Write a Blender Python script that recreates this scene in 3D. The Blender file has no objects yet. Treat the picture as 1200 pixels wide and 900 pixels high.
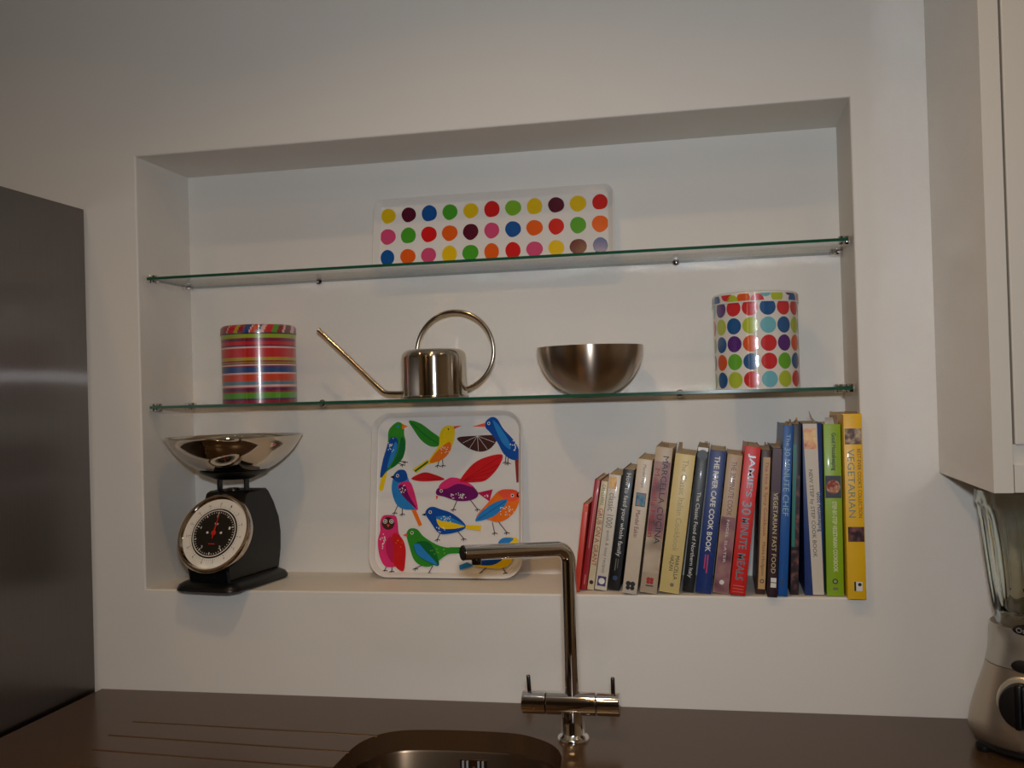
import bpy, bmesh, math, random
from mathutils import Vector, Matrix
random.seed(7)
SC = bpy.context.scene
COL = SC.collection
PI = math.pi
ZN = 1.0761                      # height of the niche floor above the room floor; worktop top is 0.90

# ------------------------------------------------------------------ camera
def make_camera():
    cd = bpy.data.cameras.new('camera'); co = bpy.data.objects.new('camera', cd); COL.objects.link(co)
    yaw, pitch, roll, f = -0.2030, 0.0113, -0.0284, 1178.03
    fwd = Vector((math.sin(yaw)*math.cos(pitch), math.cos(yaw)*math.cos(pitch), math.sin(pitch)))
    right = Vector((math.cos(yaw), -math.sin(yaw), 0)); up = right.cross(fwd)
    r2 = right*math.cos(roll) + up*math.sin(roll); u2 = -right*math.sin(roll) + up*math.cos(roll)
    m = Matrix((r2, u2, -fwd)).transposed().to_4x4(); m.translation = Vector((0.993, -1.5955, ZN + 0.3206))
    co.matrix_world = m
    cd.sensor_width = 36.0; cd.lens = f/1200*36.0; cd.clip_start = 0.05
    SC.camera = co
make_camera()

# ------------------------------------------------------------------ world, lights, exposure
w = bpy.data.worlds.new('world'); SC.world = w; w.use_nodes = True
w.node_tree.nodes['Background'].inputs[0].default_value = (0.30, 0.33, 0.42, 1)
w.node_tree.nodes['Background'].inputs[1].default_value = 0.02
SC.view_settings.view_transform = 'Standard'; SC.view_settings.look = 'None'
SC.cycles.blur_glossy = 0.0; SC.cycles.sample_clamp_indirect = 0.0
SC.view_settings.exposure = 0.0; SC.view_settings.gamma = 1.0; SC.view_settings.use_curve_mapping = False

def area_light(name, loc, size, power, col, target=None, shape='DISK', size_y=None, spread=PI):
    l = bpy.data.lights.new(name, 'AREA'); l.shape = shape; l.size = size
    if size_y: l.size_y = size_y
    l.energy = power; l.color = col; l.spread = spread
    o = bpy.data.objects.new(name, l); COL.objects.link(o); o.location = loc
    if target is not None:
        o.rotation_euler = (Vector(target)-Vector(loc)).to_track_quat('-Z', 'Y').to_euler()
    return o
WARM = (1.0, 0.61, 0.27)
FLASH_COL = (0.87, 0.93, 1.0)
CEIL = ZN + 1.324
LAMPS = (('L', -0.22, -0.72, 0.7, 1.0), ('M', 0.62, -0.74, 2.2, 1.0), ('R', 1.42, -0.74, 0.7, 1.0), ('F', 0.0, -2.3, 1.7, 1.0), ('F', 1.2, -2.3, 1.45, 1.0), ('F', 0.6, -1.5, 1.7, 1.0))
for key, lx, ly, p, k in LAMPS:
    area_light('halogen_lamp', (lx, ly, CEIL-0.012), 0.07, p*k, WARM, target=(lx, ly, 0), spread=(PI if key == 'F' else math.radians(128)))
# the camera's own small flash, a hand's breadth above the lens
area_light('camera_flash', (1.0, -1.60, ZN+0.425), 0.07, 4.1, FLASH_COL, target=(0.70, 0, ZN+0.45), shape='RECTANGLE', size_y=0.035, spread=math.radians(120))

# ------------------------------------------------------------------ materials
def lin(c):
    return tuple((x/12.92 if x <= 0.04045 else ((x+0.055)/1.055)**2.4) for x in (v/255 for v in c))
MATS = {}
def mat(name, rgb, rough=0.5, metal=0.0, var=0.06, vscale=60, bump=0.0, bscale=200, coat=0.0, aniso=0.0, anrot=0.0, stretch=None, spec=0.5):
    if name in MATS: return MATS[name]
    m = bpy.data.materials.new(name); m.use_nodes = True; nt = m.node_tree; N = nt.nodes; L = nt.links
    b = N['Principled BSDF']
    c = lin(rgb)
    tc = N.new('ShaderNodeTexCoord'); src = tc.outputs['Object']
    if stretch:
        mp = N.new('ShaderNodeMapping'); mp.inputs['Scale'].default_value = stretch; L.new(src, mp.inputs[0]); src = mp.outputs[0]
    if var > 0:
        nz = N.new('ShaderNodeTexNoise'); nz.inputs['Scale'].default_value = vscale; nz.inputs['Detail'].default_value = 3
        L.new(src, nz.inputs['Vector'])
        mx = N.new('ShaderNodeMix'); mx.data_type = 'RGBA'
        mx.inputs[6].default_value = (*[x*(1-var) for x in c], 1); mx.inputs[7].default_value = (*[min(1, x*(1+var)) for x in c], 1)
        L.new(nz.outputs[0], mx.inputs[0]); L.new(mx.outputs[2], b.inputs['Base Color'])
    else:
        b.inputs['Base Color'].default_value = (*c, 1)
    b.inputs['Roughness'].default_value = rough; b.inputs['Metallic'].default_value = metal
    b.inputs['Specular IOR Level'].default_value = spec
    b.inputs['Coat Weight'].default_value = coat; b.inputs['Coat Roughness'].default_value = 0.08
    if aniso:
        b.inputs['Anisotropic'].default_value = aniso; b.inputs['Anisotropic Rotation'].default_value = anrot
        t = N.new('ShaderNodeTangent'); t.direction_type = 'RADIAL'; t.axis = 'Z'; L.new(t.outputs[0], b.inputs['Tangent'])
    if bump:
        n2 = N.new('ShaderNodeTexNoise'); n2.inputs['Scale'].default_value = bscale; n2.inputs['Detail'].default_value = 2
        L.new(src, n2.inputs['Vector'])
        bp = N.new('ShaderNodeBump'); bp.inputs['Strength'].default_value = bump; bp.inputs['Distance'].default_value = 0.001
        L.new(n2.outputs[0], bp.inputs['Height']); L.new(bp.outputs[0], b.inputs['Normal'])
    MATS[name] = m
    return m

def tin_mat(name, rgb):
    """glossy printed tin: the rolled sheet drags a highlight out into an upright streak"""
    if name in MATS: return MATS[name]
    m = mat(name, rgb, rough=0.3, var=0.03, coat=0.6)
    nt = m.node_tree; N = nt.nodes; L = nt.links
    g = N.new('ShaderNodeBsdfAnisotropic'); g.inputs['Roughness'].default_value = 0.24
    g.inputs['Anisotropy'].default_value = 0.93; g.inputs['Rotation'].default_value = 0.0
    t = N.new('ShaderNodeTangent'); t.direction_type = 'RADIAL'; t.axis = 'Z'; L.new(t.outputs[0], g.inputs['Tangent'])
    mx = N.new('ShaderNodeMixShader'); mx.inputs[0].default_value = 0.07
    L.new(N['Principled BSDF'].outputs[0], mx.inputs[1]); L.new(g.outputs[0], mx.inputs[2])
    L.new(mx.outputs[0], N['Material Output'].inputs[0])
    return m

def shelf_glass():
    m = bpy.data.materials.new('shelf_glass'); m.use_nodes = True; nt = m.node_tree; N = nt.nodes; L = nt.links
    N.remove(N['Principled BSDF'])
    geo = N.new('ShaderNodeNewGeometry'); mi = N.new('ShaderNodeMix'); mi.inputs[2].default_value = 1.5; mi.inputs[3].default_value = 1/1.5
    L.new(geo.outputs['Backfacing'], mi.inputs[0])
    fr = N.new('ShaderNodeFresnel'); L.new(mi.outputs[0], fr.inputs[0])
    tr = N.new('ShaderNodeBsdfTransparent'); tr.inputs[0].default_value = (0.965, 0.985, 0.975, 1)
    gl = N.new('ShaderNodeBsdfAnisotropic'); gl.inputs['Roughness'].default_value = 0.115; gl.inputs['Anisotropy'].default_value = 0.60
    tg = N.new('ShaderNodeTangent'); tg.direction_type = 'UV_MAP'; L.new(tg.outputs[0], gl.inputs['Tangent'])
    mx = N.new('ShaderNodeMixShader'); L.new(fr.outputs[0], mx.inputs[0]); L.new(tr.outputs[0], mx.inputs[1]); L.new(gl.outputs[0], mx.inputs[2])
    L.new(mx.outputs[0], N['Material Output'].inputs[0])
    return m
def clear_glass():
    m = bpy.data.materials.new('clear_glass'); m.use_nodes = True; nt = m.node_tree; N = nt.nodes
    N.remove(N['Principled BSDF'])
    g = N.new('ShaderNodeBsdfGlass'); g.inputs['Roughness'].default_value = 0.03; g.inputs['IOR'].default_value = 1.45
    g.inputs[0].default_value = (0.94, 0.96, 0.94, 1)
    nt.links.new(g.outputs[0], N['Material Output'].inputs[0])
    return m
GLASS = shelf_glass(); CLEAR = clear_glass()
def brushed_panel():
    """dark stainless sheet with an upright grain"""
    m = mat('brushed_dark_steel', (128, 122, 118), rough=0.34, metal=1.0, var=0.10, vscale=14, stretch=(6, 40, 0.5), bump=0.05, bscale=60)
    nt = m.node_tree; N = nt.nodes; L = nt.links; b = N['Principled BSDF']
    b.inputs['Anisotropic'].default_value = 0.9; b.inputs['Anisotropic Rotation'].default_value = 0.25
    uv = N.new('ShaderNodeUVMap'); t = N.new('ShaderNodeTangent'); t.direction_type = 'UV_MAP'
    L.new(t.outputs[0], b.inputs['Tangent'])
    g = N.new('ShaderNodeBsdfAnisotropic'); g.inputs['Roughness'].default_value = 0.30; g.inputs['Anisotropy'].default_value = 0.95
    g.inputs['Color'].default_value = (0.5, 0.47, 0.45, 1); L.new(t.outputs[0], g.inputs['Tangent'])
    tc = N.new('ShaderNodeTexCoord'); nz = N.new('ShaderNodeTexNoise'); nz.inputs['Scale'].default_value = 9.0; nz.inputs['Detail'].default_value = 1
    bp = N.new('ShaderNodeBump'); bp.inputs['Strength'].default_value = 0.25; bp.inputs['Distance'].default_value = 0.002
    L.new(tc.outputs['Object'], nz.inputs['Vector']); L.new(nz.outputs[0], bp.inputs['Height']); L.new(bp.outputs[0], g.inputs['Normal'])
    mx = N.new('ShaderNodeMixShader'); mx.inputs[0].default_value = 0.025
    L.new(b.outputs[0], mx.inputs[1]); L.new(g.outputs[0], mx.inputs[2]); L.new(mx.outputs[0], N['Material Output'].inputs[0])
    return m

M_wall = mat('wall_paint', (226, 222, 214), rough=0.55, var=0.015, vscale=9, bump=0.10, bscale=260)
M_ceil = mat('ceiling_paint', (225, 222, 215), rough=0.8, var=0.02)
M_floor = mat('floor_boards', (78, 52, 34), rough=0.45, var=0.25, vscale=8, stretch=(1, 12, 1))
M_dim = mat('dark_room_paint', (70, 56, 42), rough=0.7, var=0.05)
M_top = mat('taupe_quartz', (76, 56, 38), rough=0.22, var=0.14, vscale=500, spec=0.3)
M_steel = mat('polished_steel', (205, 196, 184), rough=0.07, metal=1.0, var=0.02)
M_chrome = mat('chrome', (226, 224, 222), rough=0.05, metal=1.0, var=0.0)
M_chromed = mat('dark_chrome', (92, 86, 82), rough=0.2, metal=1.0, var=0.0)
M_canst = mat('can_steel', (196, 186, 172), rough=0.16, metal=1.0, var=0.03, aniso=0.85, anrot=0.25)
M_brushed = mat('brushed_bowl_steel', (172, 156, 140), rough=0.30, metal=1.0, var=0.10, vscale=10, aniso=0.9, anrot=0.25)
M_sink = mat('sink_steel', (122, 102, 82), rough=0.3, metal=1.0, var=0.06, vscale=300)
M_black = mat('black_enamel', (10, 10, 10), rough=0.35, var=0.05, spec=0.35)
M_rubber = mat('black_plastic', (18, 17, 18), rough=0.4, var=0.05)
M_blsteel = mat('blender_steel', (186, 174, 158), rough=0.33, metal=0.9, var=0.06, vscale=30, aniso=0.5, anrot=0.25)
M_cab = mat('cream_gloss_paint', (214, 209, 198), rough=0.12, var=0.01)
M_edge = mat('green_glass_edge', (30, 82, 60), rough=0.12, var=0.2, vscale=30, coat=0.5)
M_mel = mat('white_melamine', (226, 222, 216), rough=0.16, var=0.01, coat=0.3)
M_pages = mat('paper_pages', (196, 178, 146), rough=0.8, var=0.22, vscale=30, stretch=(30, 1, 1))
M_dial = mat('dial_white', (222, 218, 208), rough=0.3, var=0.02)
M_dblack = mat('dial_black', (14, 13, 12), rough=0.35, var=0.05)
M_red = mat('needle_red', (190, 32, 24), rough=0.4, var=0.03)
FR = mat('fridge_dark', (40, 38, 37), rough=0.4, var=0.05)
M_bsteel = brushed_panel()

# ------------------------------------------------------------------ mesh helpers
def obj(name, bm, mats, parent=None, loc=None, smooth=False, rot=None, angle=40):
    me = bpy.data.meshes.new(name); bm.normal_update(); bm.to_mesh(me); bm.free()
    for m in (mats if isinstance(mats, (list, tuple)) else [mats]): me.materials.append(m)
    o = bpy.data.objects.new(name, me); COL.objects.link(o)
    if smooth:
        for p in me.polygons: p.use_smooth = True
        me.set_sharp_from_angle(angle=math.radians(angle))
    if parent: o.parent = parent
    if loc is not None: o.location = loc
    if rot is not None: o.rotation_euler = rot
    return o
def tag(o, label, cat, group=None, kind=None):
    o['label'] = label; o['category'] = cat
    if group: o['group'] = group
    if kind: o['kind'] = kind
    return o
def thing(name, label, cat, loc=(0, 0, 0), rotz=0, group=None):
    o = bpy.data.objects.new(name, None); COL.objects.link(o); o.empty_display_size = 0.03
    o.location = loc; o.rotation_euler = (0, 0, rotz)
    return tag(o, label, cat, group)
def struct(name, bm, m, label, parent=None, **k):
    o = obj(name, bm, m, parent, **k); o['kind'] = 'structure'; o['label'] = label
    return o
def box(bm, x0, x1, y0, y1, z0, z1, mi=0, bev=0.0, seg=2):
    r = bmesh.ops.create_cube(bm, size=1.0)
    vs = r['verts']
    for v in vs:
        v.co = Vector((x0+(v.co.x+0.5)*(x1-x0), y0+(v.co.y+0.5)*(y1-y0), z0+(v.co.z+0.5)*(z1-z0)))
    fs = {f for v in vs for f in v.link_faces}
    for f in fs: f.material_index = mi
    if bev > 0:
        es = list({e for f in fs for e in f.edges})
        bmesh.ops.bevel(bm, geom=es, offset=bev, segments=seg, profile=0.5, affect='EDGES', clamp_overlap=True)
    return bm
def newbox(*a, **k):
    bm = bmesh.new(); box(bm, *a, **k); return bm
def lathe(bm, prof, n=64, center=(0, 0, 0), mi=0, cap=True, axis='Z', mis=None):
    """prof: list of (radius, height); first and last get capped when radius > 0"""
    cx, cy, cz = center; rings = []
    def P(r, h, a):
        if axis == 'Z': return (cx+r*math.cos(a), cy+r*math.sin(a), cz+h)
        if axis == 'X': return (cx+h, cy+r*math.cos(a), cz+r*math.sin(a))
        return (cx+r*math.cos(a), cy+h, cz-r*math.sin(a))
    for r, h in prof:
        if r < 1e-6: rings.append([bm.verts.new(P(0, h, 0))])
        else: rings.append([bm.verts.new(P(r, h, 2*PI*k/n)) for k in range(n)])
    for i in range(len(rings)-1):
        A, B = rings[i], rings[i+1]
        for k in range(n):
            k2 = (k+1) % n
            vs = [A[k % len(A)], A[k2 % len(A)], B[k2 % len(B)], B[k % len(B)]]
            u = []
            for v in vs:
                if v not in u: u.append(v)
            if len(u) >= 3:
                f = bm.faces.new(u); f.material_index = (mis[i] if mis else mi)
    if cap:
        if len(rings[0]) > 1: f = bm.faces.new(rings[0][::-1]); f.material_index = mis[0] if mis else mi
        if len(rings[-1]) > 1: f = bm.faces.new(rings[-1]); f.material_index = mis[-1] if mis else mi
    return bm
def smooth_path(pts, n=8, closed=False):
    pts = [Vector(p) for p in pts]; out = []; N_ = len(pts)
    rng = range(N_) if closed else range(N_-1)
    for i in rng:
        if closed: p0, p1, p2, p3 = pts[i-1], pts[i], pts[(i+1) % N_], pts[(i+2) % N_]
        else: p0, p1, p2, p3 = pts[max(i-1, 0)], pts[i], pts[i+1], pts[min(i+2, N_-1)]
        for k in range(n):
            t = k/n
            out.append(0.5*((2*p1)+(-p0+p2)*t+(2*p0-5*p1+4*p2-p3)*t*t+(-p0+3*p1-3*p2+p3)*t**3))
    if not closed: out.append(pts[-1])
    return out
def tube(bm, pts, r, n=16, closed=False, mi=0):
    pts = [Vector(p) for p in pts]; N_ = len(pts)
    R_ = r if isinstance(r, (list, tuple)) else [r]*N_
    T = []
    for i in range(N_):
        a = pts[i-1] if (i > 0 or closed) else pts[i]; b = pts[(i+1) % N_] if (i < N_-1 or closed) else pts[i]
        T.append((b-a).normalized())
    ref = Vector((0, 0, 1)) if abs(T[0].z) < 0.9 else Vector((0, 1, 0))
    nrm = (ref - T[0]*ref.dot(T[0])).normalized(); rings = []
    for i in range(N_):
        nrm = (nrm - T[i]*nrm.dot(T[i])).normalized(); bi = T[i].cross(nrm)
        rings.append([bm.verts.new(pts[i]+(nrm*math.cos(2*PI*k/n)+bi*math.sin(2*PI*k/n))*R_[i]) for k in range(n)])
    for i in range(N_ if closed else N_-1):
        A, B = rings[i], rings[(i+1) % N_]
        for k in range(n):
            f = bm.faces.new([A[k], A[(k+1) % n], B[(k+1) % n], B[k]]); f.material_index = mi
    if not closed:
        bm.faces.new(rings[0][::-1]).material_index = mi; bm.faces.new(rings[-1]).material_index = mi
    return bm
def rrect(w, h, r, n=8):
    out = []
    for cx, cy, a0 in ((w/2-r, h/2-r, 0), (-w/2+r, h/2-r, PI/2), (-w/2+r, -h/2+r, PI), (w/2-r, -h/2+r, 1.5*PI)):
        for k in range(n+1):
            a = a0 + PI/2*k/n; out.append((cx+r*math.cos(a), cy+r*math.sin(a)))
    return out
def loft(bm, loops, cap0=True, cap1=True, mis=None):
    rings = [[bm.verts.new(p) for p in lp] for lp in loops]; n = len(rings[0])
    for i in range(len(rings)-1):
        for k in range(n):
            f = bm.faces.new([rings[i][k], rings[i][(k+1) % n], rings[i+1][(k+1) % n], rings[i+1][k]])
            if mis: f.material_index = mis[i]
    if cap0: bm.faces.new(rings[0][::-1])
    if cap1: bm.faces.new(rings[-1])
    bmesh.ops.recalc_face_normals(bm, faces=bm.faces[:])
    return bm
def text_pts(s, res=2, extr=0.0, bold=0.0):
    cu = bpy.data.curves.new('t', 'FONT'); cu.body = s; cu.resolution_u = res; cu.offset = bold
    ob = bpy.data.objects.new('t', cu); COL.objects.link(ob)
    me = bpy.data.meshes.new_from_object(ob.evaluated_get(bpy.context.evaluated_depsgraph_get()))
    V = [v.co.copy() for v in me.vertices]; F = [list(p.vertices) for p in me.polygons]
    bpy.data.objects.remove(ob); bpy.data.curves.remove(cu); bpy.data.meshes.remove(me)
    return V, F
def text_into(bm, s, fn, mi=0, bold=0.0, res=2):
    """fn maps (u, v) in 0..1 of the lettering's own box to a point"""
    V, F = text_pts(s, res, bold=bold)
    if not V: return
    x0 = min(v.x for v in V); x1 = max(v.x for v in V); y0 = min(v.y for v in V); y1 = max(v.y for v in V)
    vs = [bm.verts.new(fn((v.x-x0)/(x1-x0), (v.y-y0)/(y1-y0))) for v in V]
    for f in F:
        try: bm.faces.new([vs[i] for i in f]).material_index = mi
        except ValueError: pass

# ------------------------------------------------------------------ the room
W, H, D = 1.2, 0.7585, 0.179
XL, XR, YB = -0.95, 2.15, -3.7
bm = bmesh.new()
def V3(x, y, z): return bm.verts.new((x, y, ZN+z))
zf, zc = -ZN, 1.324
o = [V3(XL, 0, zf), V3(XR, 0, zf), V3(XR, 0, zc), V3(XL, 0, zc)]
i_ = [V3(0, 0, 0), V3(W, 0, 0), V3(W, 0, H), V3(0, 0, H)]
b_ = [V3(0, D, 0), V3(W, D, 0), V3(W, D, H), V3(0, D, H)]
for k in range(4):
    k2 = (k+1) % 4
    bm.faces.new([o[k], o[k2], i_[k2], i_[k]]); bm.faces.new([i_[k], i_[k2], b_[k2], b_[k]])
bm.faces.new(b_)
es = [e for e in bm.edges if all(v in i_ for v in e.verts)]
bmesh.ops.bevel(bm, geom=es, offset=0.003, segments=3, profile=0.5, affect='EDGES')
bmesh.ops.recalc_face_normals(bm, faces=bm.faces[:])
for f in bm.faces:
    if abs(f.normal.y) > 0.9 and f.normal.y > 0: f.normal_flip()
struct('wall_back', bm, M_wall, 'cream painted kitchen wall with a deep rectangular niche cut into it')
struct('wall_left', newbox(XL-0.05, XL, YB, 0, 0, CEIL), M_wall, 'cream wall behind the tall steel appliance')
struct('wall_right', newbox(XR, XR+0.05, YB, 0, 0, CEIL), M_wall, 'cream wall past the wall cupboard')
struct('wall_front', newbox(XL, XR, YB-0.05, YB, 0, CEIL), M_dim, 'dim far side of the room')
struct('ceiling', newbox(XL, XR, YB, 0, CEIL, CEIL+0.05), M_ceil, 'white ceiling with recessed lamps')
struct('floor', newbox(XL, XR, YB, 0, -0.05, 0), M_floor, 'dark wooden floor')

# ------------------------------------------------------------------ worktop with sink cut-out and drainer grooves
WT = 0.9
def apply_bool(o, cutters):
    for c in cutters:
        md = o.modifiers.new('b', 'BOOLEAN'); md.operation = 'DIFFERENCE'; md.solver = 'EXACT'; md.object = c
    me = bpy.data.meshes.new_from_object(o.evaluated_get(bpy.context.evaluated_depsgraph_get()))
    o.modifiers.clear(); old = o.data; o.data = me; bpy.data.meshes.remove(old)
    for c in cutters: bpy.data.objects.remove(c)
sink_outline = [(0.470, -0.56), (0.4655, -0.32), (0.466, -0.225), (0.479, -0.183), (0.497, -0.161), (0.530, -0.1475), (0.60, -0.1415),
                (0.680, -0.1445), (0.718, -0.161), (0.746, -0.186), (0.764, -0.222), (0.7715, -0.28), (0.772, -0.44), (0.765, -0.53), (0.70, -0.57), (0.53, -0.575)]
SO = [(p.x, p.y) for p in smooth_path([(x, y, 0) for x, y in sink_outline], 6, closed=True)]
def so_off(d):
    c = Vector((0.62, -0.36)); out = []
    for x, y in SO:
        v = Vector((x, y))-c; l = v.length; v = v*(1+d/l); out.append((c.x+v.x, c.y+v.y))
    return out
wt = obj('worktop', newbox(-0.09, XR, -0.63, -0.0005, WT-0.030, WT, bev=0.0015), M_top)
cut = bmesh.new(); loft(cut, [[(x, y, WT-0.06) for x, y in SO], [(x, y, WT+0.03) for x, y in SO]])
cutters = [obj('c', cut, M_top)]
for (x0, y0, x1, y1) in ((0.073, -0.163, 0.488, -0.179), (0.072, -0.226, 0.47, -0.249), (0.085, -0.287, 0.47, -0.311), (0.085, -0.350, 0.47, -0.373), (0.085, -0.413, 0.47, -0.435)):
    c = bmesh.new(); tube(c, [(x0, y0, WT+0.0012), (x1, y1, WT+0.0003)], 0.0030, n=12); cutters.append(obj('c', c, M_top))
apply_bool(wt, cutters)
tag(wt, 'brown grey stone worktop with drainer grooves running to the sink cut-out', 'worktop')

sk = thing('sink', 'undermounted steel sink bowl below the rounded cut-out in the worktop', 'sink', (0.62, -0.36, WT-0.030))
def ll(pts, z): return [(x-0.62, y+0.36, z) for x, y in pts]
bm = bmesh.new()
loft(bm, [ll(so_off(0.02), -0.0005), ll(so_off(0.003), -0.0005), ll(so_off(0.001), -0.004), ll(so_off(-0.004), -0.15), ll(so_off(-0.012), -0.172), ll(so_off(-0.03), -0.182)], cap0=False)
obj('basin', bm, M_sink, sk, smooth=True)
bm = bmesh.new()
lathe(bm, [(0.042, -0.1805), (0.042, -0.179), (0.034, -0.178), (0.03, -0.1795), (0.0, -0.1795)], n=32)
obj('drain', bm, M_steel, sk, smooth=True)
M_slotbar = mat('overflow_bar', (150, 158, 166), rough=0.5, var=0.04)
bm = bmesh.new(); box(bm, -0.020, 0.021, 0.2112, 0.2135, -0.038-0.030, -0.0095, bev=0.001)
ofp = obj('overflow_plate', bm, M_sink, sk)
for sx in (-0.0145, -0.008, 0.009, 0.0155):
    obj('overflow_bar', newbox(sx-0.0016, sx+0.0016, 0.2080, 0.2105, -0.036-0.030, -0.0115, bev=0.0005), M_slotbar, ofp)
bm = bmesh.new(); lathe(bm, [(0.0, -0.002), (0.003, -0.0015), (0.0036, 0.0), (0.0036, 0.002)], n=16, axis='Y', center=(0.0005, 0.2105, -0.024))
obj('screw', bm, M_steel, ofp, smooth=True)

# ------------------------------------------------------------------ under-worktop units (below the frame)
def base_unit(x0, x1, label):
    c = (x0+x1)/2; h = (x1-x0)/2
    t = thing('base_unit', label, 'cabinet', (c, -0.3, 0))
    for x in (-h, h-0.018): obj('side_panel', newbox(x, x+0.018, -0.28, 0.296, 0.10, WT-0.0303), M_cab, t)
    obj('bottom_panel', newbox(-h+0.018, h-0.018, -0.28, 0.296, 0.10, 0.118), M_cab, t)
    obj('plinth', newbox(-h, h, -0.26, -0.245, 0.0, 0.10), M_cab, t)
    n = max(1, round((x1-x0)/0.55))
    for k in range(n):
        a0 = -h+2*h*k/n+0.0015; a1 = -h+2*h*(k+1)/n-0.0015
        d = obj('door', newbox(a0, a1, -0.302, -0.2805, 0.105, WT-0.034, bev=0.001), M_cab, t)
        obj('handle', newbox((a0+a1)/2-0.08, (a0+a1)/2+0.08, -0.322, -0.3015, 0.78, 0.79, bev=0.003), M_steel, d)
base_unit(-0.0885, 0.425, 'cream kitchen unit under the stone worktop, left of the sink')
base_unit(0.815, XR-0.002, 'cream kitchen unit under the stone worktop, right of the sink')

# ------------------------------------------------------------------ tall steel appliance at the left
fr = thing('fridge', 'tall fridge with a dark brushed steel side panel at the left end of the worktop', 'fridge', (-0.41, -0.35, 0))
fz = ZN+0.6712
def uv_panel(bm):
    uv = bm.loops.layers.uv.new('UVMap')
    for f in bm.faces:
        for l in f.loops: l[uv].uv = (l.vert.co.z, l.vert.co.y)
bm = newbox(0.3075, 0.3100, -0.30, 0.344, 0.02, fz); uv_panel(bm)
obj('side_panel', bm, M_bsteel, fr)
obj('body', newbox(-0.28, 0.307, -0.30, 0.344, 0.03, fz-0.002), FR, fr)
obj('top_panel', newbox(-0.28, 0.307, -0.30, 0.344, fz-0.0015, fz), FR, fr)
bm = newbox(-0.28, 0.31, -0.36, -0.305, 0.06, fz); uv_panel(bm)
dr = obj('door', bm, M_bsteel, fr)
bm = bmesh.new(); tube(bm, [(-0.23, -0.40, 0.7), (-0.23, -0.40, 1.4)], 0.010); tube(bm, [(-0.23, -0.36, 0.75), (-0.23, -0.40, 0.75)], 0.006); tube(bm, [(-0.23, -0.36, 1.35), (-0.23, -0.40, 1.35)], 0.006)
obj('handle', bm, M_steel, dr, smooth=True)
for fx in (-0.25, 0.27):
    for fy in (-0.26, 0.30): obj('foot', newbox(fx-0.02, fx+0.02, fy-0.02, fy+0.02, 0.0, 0.03), M_rubber, fr)

# ------------------------------------------------------------------ wall cupboard at the right
cx0, cd, cz = 1.3099, 0.3056, ZN+0.1873
cb = thing('wall_cabinet', 'cream gloss wall cupboard fixed beside the niche above the glass jug', 'cabinet', (1.31, 0, cz))
obj('side_panel', newbox(0, 0.0225, -cd, -0.0005, 0, 1.02, bev=0.0008), M_cab, cb)
obj('carcass', newbox(0.0225, 0.83, -cd+0.022, -0.0005, 0.012, 1.02), M_cab, cb)
obj('rail', newbox(0.0225, 0.83, -cd+0.003, -cd+0.022, 0.034, 0.058), M_cab, cb)
obj('light_pelmet', newbox(0.0232, 0.83, -cd-0.001, -cd+0.020, 0.0005, 0.0345, bev=0.0012), M_cab, cb)
for x0, x1 in ((0.0248, 0.42), (0.423, 0.82)):
    d = obj('door', newbox(x0, x1, -cd-0.002, -cd+0.0215, 0.0575, 1.018, bev=0.0018), M_cab, cb)

# ------------------------------------------------------------------ glass shelves
def shelf(zc_, label):
    t = thing('glass_shelf', label, 'shelf', (0.6, 0.0985, ZN+zc_), group=None)
    bm = newbox(-0.5935, 0.5935, -0.0825, 0.0775, -0.0024, 0.0024)
    for f in bm.faces: f.material_index = 0 if abs(f.normal.z) > 0.5 else 1
    bm.normal_update()
    for f in bm.faces: f.material_index = 0 if abs(f.normal.z) > 0.5 else 1
    uv = bm.loops.layers.uv.new('UVMap')
    for f in bm.faces:
        for l in f.loops: l[uv].uv = (l.vert.co.y, l.vert.co.x)
    obj('glass_pane', bm, [GLASS, M_edge], t)
    def clip(x, y, rot):
        bm = bmesh.new()
        for s in (-1, 1):
            h0, h1 = (0.0025, 0.0072) if s > 0 else (-0.0072, -0.0025)
            lathe(bm, [(0.0052, h0), (0.0062, h0+0.001), (0.0062, h1-0.001), (0.0048, h1)], n=20, center=(0, 0, 0))
        box(bm, -0.0045, 0.0045, 0.004, 0.0135, -0.0068, 0.0068, bev=0.001)
        c = obj('shelf_clip', bm, M_chrome, t, loc=(x, y, 0), rot=(0, 0, rot), smooth=True); c.scale = (1.45, 1.0, 1.0); return c
    def stud(x):
        bm = bmesh.new()
        lathe(bm, [(0.0040, -0.0125), (0.0064, -0.0115), (0.0070, -0.0100), (0.0070, -0.0030), (0.0055, -0.0020), (0.0055, 0.0)], n=28, axis='Y')
        return obj('shelf_clip', bm, M_chrome, t, loc=(x, 0.0803, -0.001), smooth=True)
    for x in (0.268-0.6, 0.926-0.6): stud(x)
    for y in (-0.068, 0.052):
        clip(-0.5855, y, PI/2); clip(0.5855, y, -PI/2)
    return t
shelf(0.5452, 'upper glass shelf with a green edge holding the long spotted tray')
shelf(0.3171, 'lower glass shelf with a green edge holding tins, watering can and bowl')
Z1 = ZN+0.5452+0.0025; Z2 = ZN+0.3171+0.0025

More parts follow.
